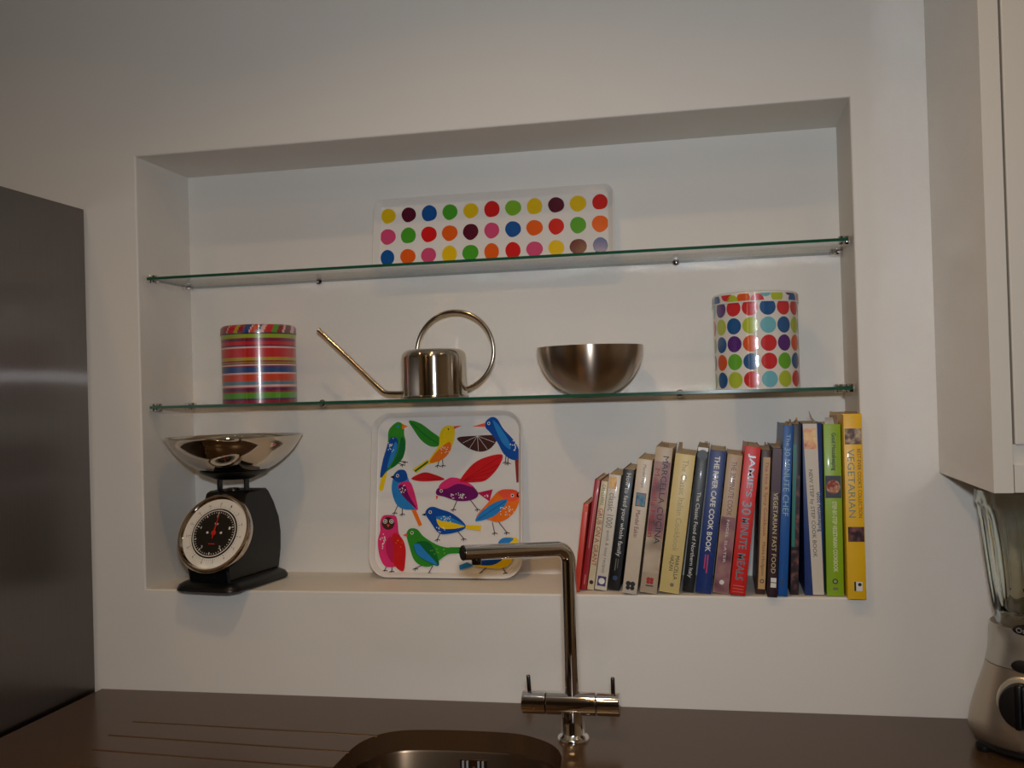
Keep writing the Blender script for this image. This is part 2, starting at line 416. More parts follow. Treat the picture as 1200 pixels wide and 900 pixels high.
# ------------------------------------------------------------------ trays
def tray_mesh(w, h, r, rim=0.011, depth=0.012):
    """stands in the XZ plane, bottom edge at z = 0, open side towards -y, back at y = 0"""
    bm = bmesh.new()
    def lp(ins, y, rr=None):
        rr = max(0.004, (r-ins) if rr is None else rr)
        return [(x, y, z+h/2) for x, z in rrect(w-2*ins, h-2*ins, rr, 10)]
    loft(bm, [lp(rim+0.001, 0.0), lp(rim-0.002, -0.0006), lp(0.002, -depth+0.003), lp(0.0, -depth+0.0005), lp(0.0, -depth-0.0015), lp(0.0014, -depth-0.0022),
              lp(0.003, -depth-0.0014), lp(rim-0.001, -0.0036), lp(rim+0.002, -0.0026)])
    return bm
COLS = {'Y': (226, 186, 20), 'M': (86, 18, 42), 'B': (18, 82, 150), 'G': (72, 158, 40), 'L': (122, 176, 42), 'R': (208, 28, 30), 'P': (206, 74, 116), 'O': (226, 92, 24),
        'lime': (176, 192, 44), 'sky': (112, 184, 196), 'pur': (82, 24, 116), 'red': (206, 34, 44), 'ora': (220, 84, 28), 'blu': (14, 84, 142), 'gre': (96, 172, 30)}
# spotted tray
lean1 = math.radians(9)
dt = thing('serving_tray', 'long white tray printed with coloured spots leaning on the upper glass shelf', 'tray', (0.6035, 0.1480, Z1+0.0002))
DT = obj('tray_body', tray_mesh(0.440, 0.138, 0.018), M_mel, dt, rot=(-lean1, 0, 0), smooth=True)
rows = ['YMBGYRLYMYR', 'PGROMPBORGO', 'BOPYGORPYMB']
keys = 'YMBGLRPO'
bm = bmesh.new()
rd = random.Random(4)
for r_, row in enumerate(rows):
    for c_, ch in enumerate(row):
        x = -0.1945+0.0389*c_; z = 0.1085-0.0395*r_; a = 0.0140*rd.uniform(0.96, 1.06); b = 0.0146*rd.uniform(0.96, 1.06); ph = rd.uniform(0, PI)
        vs = [bm.verts.new((x+a*(1+0.04*math.cos(2*t+ph))*math.cos(t), -0.0030, z+b*math.sin(t)*(1+0.04*math.sin(3*t+ph)))) for t in (2*PI*k/28 for k in range(28))]
        f = bm.faces.new(vs); f.material_index = keys.index(ch); f.normal_update()
        if f.normal.y > 0: f.normal_flip()
obj('printed_spots', bm, [mat('print_'+k, COLS[k], rough=0.16, var=0.05, coat=0.3) for k in keys], DT)

# bird tray
bt = thing('serving_tray', 'square white tray printed with bright birds leaning on the niche back', 'tray', (0.5100, 0.1270, ZN+0.0008), rotz=math.radians(-1))
lean2 = math.radians(8)
BTW, BTH = 0.2820, 0.2960
BT = obj('tray_body', tray_mesh(BTW, BTH, 0.036, rim=0.010, depth=0.014), M_mel, bt, rot=(-lean2, 0, 0), smooth=True)
PC = {'green': (52, 140, 44), 'dgreen': (26, 104, 52), 'blue': (24, 78, 160), 'lblue': (44, 130, 200), 'navy': (22, 52, 118), 'yellow': (238, 200, 28), 'orange': (236, 116, 34),
      'red': (206, 34, 38), 'crimson': (168, 22, 40), 'pink': (222, 52, 116), 'hot': (190, 34, 84), 'purple': (112, 28, 98), 'brown': (74, 44, 42), 'black': (24, 20, 24), 'white': (232, 228, 220),
      'coral': (238, 88, 60), 'rust': (140, 46, 42), 'lime': (120, 180, 50)}
pk = list(PC)
bm = bmesh.new(); layer = [0]
def tmap(X, Y, k):
    l = 61-12*(Y-50)/800; r = 828-3*(Y-50)/800
    return ((X-l)/(r-l)*BTW-BTW/2, -0.0029-0.00006*k, (850-Y)/800*BTH)
def shape(pts, col, smooth=True):
    layer[0] += 0.12
    p = [(q.x, q.y) for q in smooth_path([(x, y, 0) for x, y in pts], 5, closed=True)] if smooth else pts
    vs = [bm.verts.new(tmap(x, y, layer[0])) for x, y in p]
    fs = bm.faces.new(vs); fs.normal_update()
    if fs.normal.y > 0: fs.normal_flip()
    fs.material_index = pk.index(col)
    bmesh.ops.triangulate(bm, faces=[fs])
def blob(x, y, rx, ry, col): shape([(x+rx*math.cos(a), y+ry*math.sin(a)) for a in (2*PI*k/8 for k in range(8))], col)
def stroke(pts, col, w_=3.0):
    for (x0, y0), (x1, y1) in zip(pts, pts[1:]):
        d = Vector((x1-x0, y1-y0)); n = Vector((-d.y, d.x)).normalized()*w_/2
        shape([(x0+n.x, y0+n.y), (x1+n.x, y1+n.y), (x1-n.x, y1-n.y), (x0-n.x, y0-n.y)], col, False)
def legs(*pairs, toes=True):
    for (x0, y0, x1, y1) in pairs:
        stroke([(x0, y0), (x1, y1)], 'brown', 4)
        for dx, dy in ((-13, 6), (14, 4), (-2, 12)): stroke([(x1, y1), (x1+dx, y1+dy)], 'brown', 4)
def specks(x, y, rx, ry, n, col='white'):
    for _ in range(n):
        a = rd.uniform(0, 2*PI); r = math.sqrt(rd.random()); blob(x+rx*r*math.cos(a), y+ry*r*math.sin(a), 2.6, 2.6, col)
def eye(x, y): blob(x, y, 8, 8, 'white'); blob(x, y, 5, 5, 'black')
# green bird, top left
shape([(108, 345), (130, 338), (120, 390), (108, 430), (90, 428), (97, 385)], 'yellow')
shape([(178, 97), (205, 102), (217, 122), (219, 160), (227, 200), (215, 268), (180, 308), (130, 338), (100, 368), (104, 300), (132, 200), (138, 135)], 'green')
shape([(205, 170), (226, 215), (212, 270), (175, 308), (150, 315), (185, 250)], 'dgreen')
shape([(150, 172), (185, 182), (182, 240), (150, 300), (96, 370), (106, 290), (130, 215)], 'blue'); shape([(168, 200), (184, 215), (165, 275), (130, 320)], 'lblue')
shape([(208, 104), (238, 118), (208, 132)], 'orange', False); blob(186, 118, 6, 6, 'lblue'); specks(150, 205, 16, 50, 16); legs((195, 290, 225, 292), (190, 300, 212, 306))
# yellow bird
shape([(243, 90), (300, 103), (360, 145), (412, 185), (405, 214), (360, 220), (310, 190), (268, 135)], 'green'); stroke([(255, 100), (330, 165), (400, 210)], 'dgreen', 4)
shape([(262, 332), (340, 282), (352, 300), (285, 348)], 'yellow', False); stroke([(275, 340), (345, 292)], 'dgreen', 9)
shape([(402, 165), (418, 130), (450, 119), (477, 130), (478, 180), (458, 235), (420, 282), (370, 302), (342, 302), (362, 265), (398, 215)], 'yellow')
shape([(450, 198), (460, 235), (420, 282), (352, 298), (388, 245)], 'orange'); shape([(474, 122), (516, 120), (476, 137)], 'coral', False); blob(447, 136, 4, 4, 'black')
specks(430, 240, 22, 22, 14); legs((400, 290, 393, 312), (418, 284, 420, 312))
# blue bird, top right
shape([(492, 180), (590, 171), (690, 172), (686, 205), (650, 240), (600, 248), (540, 225)], 'brown')
for q in ((520, 205), (555, 232), (600, 246), (645, 238), (680, 205)): stroke([(595, 172), q], 'white', 1.6)
shape([(782, 290), (803, 284), (808, 394), (790, 400)], 'rust', False)
shape([(636, 104), (665, 82), (695, 92), (725, 140), (770, 188), (800, 238), (802, 284), (770, 290), (728, 262), (695, 205), (660, 158), (636, 132)], 'blue')
shape([(672, 98), (700, 120), (750, 195), (760, 240), (722, 210), (690, 150)], 'lblue'); shape([(568, 126), (632, 110), (635, 128)], 'coral', False); blob(652, 112, 7, 8, 'white'); blob(652, 112, 4, 5, 'navy')
specks(772, 225, 14, 28, 14); legs((738, 272, 735, 300), (748, 280, 748, 305))
# blue and pink bird
shape([(258, 524), (280, 522), (315, 600), (298, 606)], 'orange', False)
shape([(165, 365), (190, 335), (225, 335), (240, 370), (262, 425), (292, 518), (270, 526), (215, 522), (178, 495), (156, 430)], 'lblue')
shape([(163, 362), (190, 333), (225, 336), (238, 372), (212, 392), (178, 388)], 'blue')
shape([(192, 402), (245, 388), (272, 435), (292, 528), (240, 482), (200, 440)], 'pink'); shape([(192, 410), (225, 408), (245, 455), (285, 520), (235, 480), (200, 440)], 'purple')
shape([(148, 366), (168, 358), (168, 376)], 'black', False); eye(186, 360); specks(215, 425, 16, 22, 14); legs((188, 505, 172, 540), (212, 520, 212, 546))
# plum dove with red wings
shape([(258, 374), (320, 346), (370, 354), (430, 380), (370, 388), (300, 388)], 'red'); stroke([(262, 374), (425, 380)], 'crimson', 3)
shape([(595, 446), (672, 430), (656, 488)], 'hot', False)
shape([(390, 455), (386, 435), (405, 415), (450, 385), (500, 378), (560, 405), (598, 445), (590, 470), (550, 484), (490, 484), (430, 465)], 'purple')
shape([(400, 425), (410, 400), (460, 372), (515, 380), (560, 404), (575, 420), (500, 402), (440, 425)], 'pink')
shape([(508, 384), (570, 310), (640, 275), (720, 265), (700, 325), (640, 385), (580, 396), (530, 395)], 'red')
for q in ((715, 270), (705, 310), (680, 345), (640, 380)): stroke([(525, 388), q], 'crimson', 3)
shape([(384, 458), (398, 462), (388, 480)], 'coral', False); eye(412, 436); specks(495, 462, 48, 15, 26); specks(640, 455, 14, 12, 6); legs((492, 484, 474, 524), (560, 480, 596, 524))
# orange bird, right
shape([(590, 562), (650, 492), (700, 440), (750, 430), (795, 442), (804, 478), (788, 525), (750, 566), (700, 586), (650, 575)], 'orange')
shape([(700, 442), (750, 430), (795, 440), (800, 475), (765, 488), (725, 475)], 'coral')
shape([(585, 580), (612, 540), (680, 494), (745, 478), (722, 520), (680, 556), (630, 575)], 'lblue'); stroke([(600, 572), (735, 487)], 'blue', 3)
shape([(792, 452), (806, 440), (798, 456), (805, 470), (790, 466)], 'black', False); eye(770, 460); specks(740, 535, 38, 26, 22); legs((670, 585, 682, 636), (702, 585, 742, 634))
# pink owl
shape([(98, 585), (112, 556), (145, 551), (180, 558), (190, 595), (196, 640), (226, 690), (230, 770), (216, 820), (195, 800), (130, 800), (98, 755), (86, 680), (98, 630)], 'pink')
shape([(165, 642), (205, 655), (230, 705), (230, 770), (218, 822), (172, 790), (148, 720)], 'red'); shape([(150, 655), (170, 700), (165, 780), (135, 740), (128, 690)], 'hot')
blob(140, 592, 33, 31, 'brown')
for ex in (124, 157): blob(ex, 582, 11, 11, 'white'); blob(ex, 582, 8, 8, 'brown'); blob(ex, 582, 4, 4, 'white')
shape([(132, 597), (148, 597), (140, 612)], 'coral', False); specks(112, 680, 14, 45, 20); specks(195, 690, 20, 20, 6, 'orange'); legs((132, 800, 124, 816), (162, 800, 160, 820))
# blue and yellow bird
shape([(535, 600), (615, 602), (612, 628), (536, 616)], 'yellow', False)
shape([(332, 545), (345, 520), (372, 512), (410, 524), (460, 540), (510, 572), (538, 606), (510, 628), (440, 643), (398, 636), (362, 590)], 'blue')
shape([(390, 566), (440, 570), (500, 590), (532, 606), (470, 618), (410, 612)], 'yellow'); shape([(385, 562), (440, 556), (500, 582), (532, 604), (470, 588), (415, 580)], 'lblue')
shape([(312, 550), (332, 543), (334, 556)], 'black', False); eye(357, 538); specks(440, 572, 40, 14, 14); specks(410, 620, 28, 14, 10); legs((408, 640, 394, 668), (496, 628, 528, 664))
# green bird, bottom
shape([(455, 705), (515, 705), (516, 734), (455, 734)], 'dgreen', False)
shape([(236, 645), (252, 618), (290, 620), (325, 655), (385, 690), (440, 706), (500, 708), (500, 732), (450, 738), (400, 770), (360, 796), (315, 794), (275, 765), (250, 700)], 'green')
shape([(272, 700), (300, 678), (350, 682), (382, 720), (402, 792), (330, 770), (285, 735)], 'dgreen'); shape([(275, 695), (300, 690), (330, 720), (395, 788), (330, 765), (288, 735)], 'lblue')
shape([(216, 648), (238, 640), (240, 656)], 'coral', False); eye(264, 637); specks(400, 725, 40, 16, 12, 'lime'); legs((316, 792, 282, 806), (372, 792, 352, 826))
# blue and yellow bird, bottom right
shape([(505, 790), (545, 775), (580, 790), (508, 812)], 'lblue', False)
shape([(582, 790), (620, 765), (690, 700), (715, 668), (750, 655), (792, 662), (798, 690), (775, 755), (740, 795), (680, 804)], 'yellow')
shape([(700, 685), (725, 660), (775, 662), (760, 680), (740, 690)], 'lblue')
shape([(596, 782), (640, 755), (730, 735), (722, 760), (680, 785), (630, 790)], 'blue'); legs((640, 800, 604, 830), (722, 798, 736, 822))
obj('printed_birds', bm, [mat('bird_'+k, PC[k], rough=0.18, var=0.08, vscale=90, coat=0.3) for k in pk], BT)

# ------------------------------------------------------------------ striped tin
st = thing('storage_tin', 'round tin with rainbow stripes at the left end of the lower shelf', 'tin', (0.1805, 0.092, Z2))
R1, HB = 0.0655, 0.1225
SP = {'lime': (150, 168, 40), 'crim': (140, 20, 44), 'red': (196, 30, 38), 'pur': (70, 28, 84), 'pink': (222, 176, 172), 'oliv': (176, 152, 40), 'grey': (112, 62, 58), 'blue': (24, 66, 128),
      'ora': (204, 62, 26), 'teal': (84, 128, 146), 'green': (84, 150, 34), 'dk': (24, 50, 38)}
sk_ = list(SP)
bands = [(185, 228, 'lime'), (228, 240, 'crim'), (240, 252, 'pur'), (252, 262, 'crim'), (262, 295, 'red'), (295, 308, 'pur'), (308, 325, 'pink'), (325, 410, 'red'), (410, 440, 'oliv'), (440, 456, 'crim'),
         (456, 463, 'oliv'), (463, 475, 'grey'), (475, 489, 'pink'), (489, 499, 'crim'), (499, 553, 'blue'), (553, 569, 'pink'), (569, 634, 'ora'), (634, 668, 'teal'), (668, 690, 'pink'),
         (690, 705, 'crim'), (705, 722, 'pur'), (722, 740, 'crim'), (740, 795, 'green'), (795, 812, 'pur'), (812, 840, 'crim')]
prof = [(0, 0.001), (R1-0.002, 0.001), (R1, 0.0)]; ms = [0, 0]
for y0, y1, c in reversed(bands):
    if len(prof) == 3: ms.append(sk_.index(c))
    else: ms.append(sk_.index(c))
    prof.append((R1, (840-y0)/655*HB))
prof.append((0, HB)); ms.append(0)
bm = bmesh.new(); lathe(bm, prof, n=80, mis=ms)
obj('tin_body', bm, [tin_mat('stripe_'+k, SP[k]) for k in sk_], st, smooth=True)
bm = bmesh.new(); NL = 160
lidc = ['red', 'crim', 'pink', 'red', 'ora', 'oliv', 'crim', 'pink', 'blue', 'pink', 'ora', 'red', 'teal', 'pink', 'crim', 'red', 'green', 'green', 'crim', 'red', 'pink', 'crim', 'grey', 'pink']
lp_ = [(R1+0.0012, HB-0.001), (R1+0.0014, HB+0.001), (R1+0.0012, HB+0.006), (R1+0.0010, HB+0.011), (R1-0.001, HB+0.0145), (R1-0.004, HB+0.0160)]
rings = [[bm.verts.new((r*math.cos(2*PI*k/NL), r*math.sin(2*PI*k/NL), z)) for k in range(NL)] for r, z in lp_]
rd2 = random.Random(12)
seq = []
while len(seq) < NL: seq += [rd2.choice(lidc)]*rd2.choice((2, 3, 4, 5, 6))
lid_front = [(100, 'crim'), (150, 'pink'), (160, 'red'), (210, 'oliv'), (245, 'crim'), (285, 'blue'), (335, 'pink'), (350, 'ora'), (405, 'teal'), (430, 'pink'), (465, 'red'), (525, 'green'), (575, 'crim'), (625, 'pink'), (650, 'grey'), (700, 'pink'), (735, 'crim')]
for k in range(NL):
    th = (360*(k+0.5)/NL + 64.3+180) % 360 - 180
    if abs(th) < 88:
        xx = 433+333*math.sin(math.radians(th)); seq[k] = [c for x0, c in lid_front if x0 <= xx][-1]
for i in range(len(rings)-1):
    for k in range(NL):
        f = bm.faces.new([rings[i][k], rings[i][(k+1) % NL], rings[i+1][(k+1) % NL], rings[i+1][k]])
        f.material_index = sk_.index('dk') if i == 0 else sk_.index(seq[(k-i) % NL])
f = bm.faces.new(rings[-1]); f.material_index = sk_.index('red'); f = bm.faces.new(rings[0][::-1]); f.material_index = 0
obj('lid', bm, [tin_mat('stripe_'+k, SP[k]) for k in sk_], st, smooth=True)

# ------------------------------------------------------------------ spotted tin
pt = thing('storage_tin', 'tall white tin covered in coloured spots at the right end of the lower shelf', 'tin', (1.0545, 0.092, Z2))
R2, HB2 = 0.0665, 0.1385
Twhite = tin_mat('tin_white', (226, 222, 214))
bm = bmesh.new(); lathe(bm, [(0, 0.001), (R2-0.002, 0.001), (R2+0.0004, 0.0), (R2+0.0004, 0.0015), (R2, 0.002), (R2, HB2), (0, HB2)], n=96)
body = obj('tin_body', bm, Twhite, pt, smooth=True)
bm = bmesh.new(); lathe(bm, [(0, HB2-0.001), (R2+0.001, HB2-0.001), (R2+0.0022, HB2-0.001), (R2+0.0022, HB2+0.0005), (R2+0.0014, HB2+0.001), (R2+0.0014, HB2+0.012), (R2, HB2+0.015), (R2-0.004, HB2+0.0165), (0, HB2+0.0165)], n=96)
lid = obj('lid', bm, Twhite, pt, smooth=True)
tk = ['pur', 'red', 'blu', 'lime', 'sky', 'ora', 'gre']
def spot(bm, R, th, z, r, zlo, zhi, mi, up=None):
    rings = [[None]]
    def P(s, zz):
        zz = min(max(zz, zlo), zhi); a = -PI/2 + th + s/R
        return (R*math.cos(a), R*math.sin(a), zz)
    c = bm.verts.new(P(0, z)); prev = None; n = 28
    for q in (1, 2, 3):
        ring = [bm.verts.new(P(r*q/3*math.cos(2*PI*k/n), z+r*q/3*math.sin(2*PI*k/n))) for k in range(n)]
        for k in range(n):
            f = bm.faces.new([c, ring[k], ring[(k+1) % n]] if prev is None else [prev[k], ring[k], ring[(k+1) % n], prev[(k+1) % n]])
            f.material_index = mi
        prev = ring
vis = [['pur', 'red', 'red', 'blu', 'red', 'red'], ['lime', 'blu', 'lime', 'sky', 'blu', 'lime'], ['blu', 'pur', 'ora', 'red', 'pur', 'ora'],
       ['ora', 'gre', 'blu', 'red', 'gre', 'blu'], ['blu', 'lime', 'red', 'sky', 'lime', 'red']]
bm = bmesh.new(); rd3 = random.Random(3)
for r_ in range(5):
    for c_ in range(15):
        th = math.radians(-2.1-6.9+23.8*(c_-2)); k = vis[r_][c_] if c_ < 6 else rd3.choice(tk)
        z = 0.0152+0.0284*(4-r_)
        spot(bm, R2+0.00028, th, z, 0.0129, 0.002, HB2-0.0012, tk.index(k))
obj('printed_spots', bm, [tin_mat('spot_'+k, COLS[k]) for k in tk], body, smooth=True)
bm = bmesh.new()
for th, z, k in ((-62, .004, 'blu'), (-41, .013, 'red'), (-31, .0005, 'lime'), (-15, .005, 'ora'), (3, .001, 'red'), (-9, .022, 'gre'), (14, .017, 'sky'), (30, .008, 'lime'), (50, .019, 'pur'), (58, .002, 'blu'),
                 (80, .01, 'red'), (105, .004, 'ora'), (130, .012, 'sky'), (160, .006, 'lime'), (190, .012, 'red'), (220, .003, 'blu'), (250, .01, 'ora'), (275, .006, 'pur')):
    spot(bm, R2+0.0018, math.radians(th-2.1), HB2+z, 0.0105, HB2+0.001, HB2+0.0122, tk.index(k))
obj('printed_spots', bm, [tin_mat('spot_'+k, COLS[k]) for k in tk], lid, smooth=True)

# ------------------------------------------------------------------ watering can
wc = thing('watering_can', 'small polished steel watering can with a thin spout and big hoop handle', 'watering can', (0.5085, 0.090, Z2))
RB = 0.0565
bm = bmesh.new()
lathe(bm, [(0, 0.001), (RB+0.0015, 0.0), (RB+0.0028, 0.001), (RB+0.0028, 0.0035), (RB, 0.005), (RB, 0.070), (RB-0.0012, 0.0765), (RB-0.005, 0.0815), (RB-0.011, 0.0842), (0.030, 0.0848), (0.0295, 0.0838), (0.0295, 0.0818), (0.0, 0.0818)], n=80)
obj('body', bm, M_canst, wc, smooth=True, angle=60)
cy0 = 0.0
sp = smooth_path([(-0.050, cy0, 0.0105), (-0.073, cy0, 0.0105), (-0.0900, cy0, 0.0128), (-0.1030, cy0, 0.0235), (-0.1120, cy0, 0.0320), (-0.160, cy0, 0.079), (-0.2105, cy0, 0.1265)], 8)
bm = bmesh.new(); tube(bm, sp, [0.0042-0.0008*i/(len(sp)-1) for i in range(len(sp))], n=28)
tube(bm, [(-0.2095, cy0, 0.1256), (-0.2120, cy0, 0.1279)], 0.0043, n=14)
obj('spout', bm, M_canst, wc, smooth=True)
hc = Vector((0.0385, 0, 0.0805)); hr = 0.0685
pts = [(hc.x+hr*math.cos(a), 0, hc.z+hr*math.sin(a)) for a in [math.radians(178-(178+77)*k/48) for k in range(49)]]
bm = bmesh.new(); tube(bm, pts, 0.0036, n=12)
obj('handle', bm, M_canst, wc, smooth=True)

# ------------------------------------------------------------------ steel bowl
bm = bmesh.new()
def bowl_prof(R, h, rb, t, n=14, p=2.2):
    out = []; inn = []
    for k in range(n+1):
        a = PI/2*k/n; r = rb+(R-rb)*math.sin(a)**(2/p); z = h*(1-math.cos(a)**(2/p)); out.append((r, z))
        inn.append((max(r-t, 0.001), min(z+t, h)))
    return out, inn
o_ = [(0.0895*math.sqrt(1-(0.915*q/16)**2), 0.079*(1-q/16)) for q in range(16, -1, -1)]; n_ = [(max(r-0.0011, 0.001), min(z+0.0011, 0.079)) for r, z in o_]
lathe(bm, [(0, 0.0)]+o_+[(0.0895, 0.0795)]+n_[::-1]+[(0, 0.0011)], n=96)
b1 = obj('mixing_bowl', bm, M_brushed, None, loc=(0.7815, 0.092, Z2), smooth=True, angle=60)
tag(b1, 'brushed steel mixing bowl between the watering can and the spotted tin', 'bowl')

# ------------------------------------------------------------------ kitchen scale
rs = math.radians(-7)
sc = thing('kitchen_scale', 'black retro kitchen scale with a round white dial at the niche corner', 'scale', (0.140, 0.040, ZN+0.0008), rotz=rs)
def lpz(w_, d_, z, r, cy=0.012): return [(x, y+cy, z) for x, y in rrect(w_, d_, r, 6)]
bm = bmesh.new()
loft(bm, [lpz(0.118, 0.180, 0.0, 0.022), lpz(0.126, 0.188, 0.003, 0.025), lpz(0.126, 0.188, 0.006, 0.025), lpz(0.118, 0.180, 0.0125, 0.022), lpz(0.104, 0.166, 0.0165, 0.018), lpz(0.094, 0.152, 0.0185, 0.014)])
obj('base_plate', bm, M_black, sc, smooth=True)
side = [(-0.056, 0.0175), (-0.060, 0.035), (-0.045, 0.070), (-0.020, 0.120), (-0.004, 0.155), (0.000, 0.1635), (0.006, 0.1655), (0.066, 0.1655), (0.0705, 0.1625), (0.088, 0.140), (0.104, 0.110), (0.1095, 0.082), (0.108, 0.050), (0.100, 0.0175)]
bm = bmesh.new(); hw = 0.0415
L0 = [(-hw, y-0.005, z) for y, z in side]; L1 = [(hw, y-0.005, z) for y, z in side]
c0 = Vector((0, 0.005, 0.09))
def ins(lp, x, k=0.965): return [(x, c0.y+(p[1]-c0.y)*k, c0.z+(p[2]-c0.z)*k) for p in lp]
loft(bm, [ins(L0, -hw), L0 and [(-hw+0.004, p[1], p[2]) for p in L0], [(hw-0.004, p[1], p[2]) for p in L1], ins(L1, hw)])
obj('housing', bm, M_black, sc, smooth=True, angle=30)
# dial: built in its own plane, x right, y up, z outwards
dl = bpy.data.objects.new('dial', None)
tau = math.radians(26)
DM = Matrix.Translation((0.0165, -0.0665, 0.1005)) @ Matrix.Rotation(PI/2-tau, 4, 'X')
RD = 0.0695
bm = bmesh.new()
lathe(bm, [(RD-0.012, -0.016), (RD-0.004, -0.014), (RD, -0.003), (RD, 0.002), (RD-0.002, 0.0045), (RD-0.0055, 0.0045), (RD-0.0085, 0.0), (RD-0.010, -0.001)], n=72, cap=False)
bez = obj('bezel', bm, M_steel, sc, smooth=True); bez.matrix_local = DM
bm = bmesh.new(); lathe(bm, [(RD-0.0085, -0.012), (RD-0.0085, 0.0), (0.0, 0.0)], n=64)
face = obj('dial_face', bm, M_dial, sc, smooth=True, angle=30); face.matrix_local = DM
bm = bmesh.new(); lathe(bm, [(0.0440, 0.0002), (0.0435, 0.0008), (0.0, 0.0008)], n=64, mi=0)
lathe(bm, [(0.0412, 0.0010), (0.0404, 0.0012), (0.0397, 0.0010)], n=64, cap=False, mi=1)
for k in range(50):
    a = 2*PI*k/50; r0, r1 = (0.0355, 0.0378) if k % 5 else (0.0338, 0.0378)
    u = Vector((math.sin(a), math.cos(a), 0)); v = Vector((u.y, -u.x, 0))*(0.0005 if k % 5 else 0.0009)
    bm.faces.new([bm.verts.new(u*r0-v+Vector((0, 0, 0.0010))), bm.verts.new(u*r1-v+Vector((0, 0, 0.0010))), bm.verts.new(u*r1+v+Vector((0, 0, 0.0010))), bm.verts.new(u*r0+v+Vector((0, 0, 0.0010)))][::-1]).material_index = 1
def dial_text(bm, s, cx, cy, w_, h_, mi, z=0.0011): text_into(bm, s, lambda u, v: (cx+(u-0.5)*w_, cy+(v-0.5)*h_, z), mi)
for k, s in enumerate(('0', '1', '2', '3', '4')):
    a = 2*PI*k/5; dial_text(bm, s, 0.0300*math.sin(a), 0.0300*math.cos(a), 0.0034, 0.0050, 1)
for sx in (-0.0135, 0.0135): lathe(bm, [(0.0022, 0.0008), (0.0018, 0.0016), (0, 0.0018)], n=12, center=(sx, 0.0008, 0), mi=1)
dial_text(bm, 'kg', 0.0012, 0.0165, 0.0075, 0.0040, 1)
box(bm, -0.006, 0.006, -0.0195, -0.0180, 0.0009, 0.0012, mi=2)
ib = obj('inner_dial', bm, [M_dblack, M_dial, M_red], face)
bm = bmesh.new()
for k in range(75):
    a = 2*PI*k/75; big = k % 5 == 0; r0, r1 = (0.0455, 0.0478) if not big else (0.0455, 0.0490)
    u = Vector((math.sin(a), math.cos(a), 0)); v = Vector((u.y, -u.x, 0))*(0.0002 if not big else 0.0004); z = Vector((0, 0, 0.0004))
    bm.faces.new([bm.verts.new(u*r0-v+z), bm.verts.new(u*r0+v+z), bm.verts.new(u*r1+v+z), bm.verts.new(u*r1-v+z)])
for k in range(15):
    a = 2*PI*k/15; dial_text(bm, str(k), 0.0522*math.sin(a), 0.0522*math.cos(a), 0.0024 if k < 10 else 0.0040, 0.0040 if k else 0.0055, 0, z=0.0004)
obj('scale_marks', bm, M_dblack, face)
bm = bmesh.new(); lathe(bm, [(0.0044, 0.0014), (0.0042, 0.0030), (0, 0.0034)], n=24)
for sgn, ln, wd in ((1, 0.033, 0.0017), (-1, 0.010, 0.0024)):
    bm.faces.new([bm.verts.new((-wd, 0, 0.0022)), bm.verts.new((-0.0005, sgn*ln, 0.0022)), bm.verts.new((0.0005, sgn*ln, 0.0022)), bm.verts.new((wd, 0, 0.0022))])
nd = obj('needle', bm, M_red, face); nd.rotation_euler = (0, 0, math.radians(-3))
bm = bmesh.new()   # hoop carrying the cradle
hp = [(-0.029, 0.0, 0.164), (-0.029, 0.0, 0.186)]+[(-0.029+0.004*(1-math.cos(a)), 0.0, 0.186+0.004*math.sin(a)) for a in (0.5, 1.0, 1.57)]
hp += [(-p[0], p[1], p[2]) for p in reversed(hp)]
for dy in (-0.0,):
    rings_ = []
    for i, p in enumerate(hp):
        inn = Vector((0, 0, 0.176)); v = Vector(p)-inn; q = Vector((p[0]*0.90, 0, p[2]-0.003*(0.0 if i in (0, len(hp)-1) else 1.0)))
        rings_.append([(p[0], 0.010, p[2]), (p[0], 0.022, p[2]), (q.x, 0.022, q.z), (q.x, 0.010, q.z)])
    loft(bm, rings_)
obj('pan_hoop', bm, M_black, sc)
bm = bmesh.new(); lathe(bm, [(0.012, 0.164), (0.012, 0.1690), (0.009, 0.1700), (0, 0.1702)], n=24, center=(0, 0.016, 0)); obj('adjusting_knob', bm, M_chromed, sc, smooth=True)
PZ = 0.1895; PX = (0.003, 0.016)
bm = bmesh.new()
lathe(bm, [(0.030, PZ-0.0012), (0.056, PZ+0.0105), (0.060, PZ+0.0120), (0.058, PZ+0.0085), (0.032, PZ-0.0032)], n=48, center=(PX[0], PX[1], 0), cap=False)
lathe(bm, [(0.0, PZ-0.0015), (0.031, PZ-0.0012), (0.031, PZ-0.0034), (0, PZ-0.0034)], n=48, center=(PX[0], PX[1], 0), cap=False)
obj('pan_cradle', bm, M_black, sc, smooth=True)
# weighing pan rests in the cradle: a thing of its own
bm = bmesh.new(); Rp, hp_ = 0.1185, 0.0715
prof_o = []; prof_i = []
for k in range(17):
    t = k/16; r = Rp*t; z = hp_*(1-math.sqrt(max(0, 1-(t*0.905)**2)))/(1-math.sqrt(1-0.905**2)); prof_o.append((r, z)); prof_i.append((max(r-0.0006, 0), z+0.0009))
lathe(bm, prof_o+[(Rp+0.0015, hp_+0.0006), (Rp+0.0012, hp_+0.0015)]+prof_i[::-1], n=96)
pan = obj('weighing_pan', bm, M_steel, None, smooth=True, angle=60)
pw = Matrix.Rotation(rs, 4, 'Z') @ Vector((PX[0], PX[1], 0))
pan.location = (0.140+pw.x+0.0015, 0.040+pw.y, ZN+0.0008+PZ-0.0004)
tag(pan, 'wide polished steel weighing pan resting on top of the black kitchen scale', 'bowl')

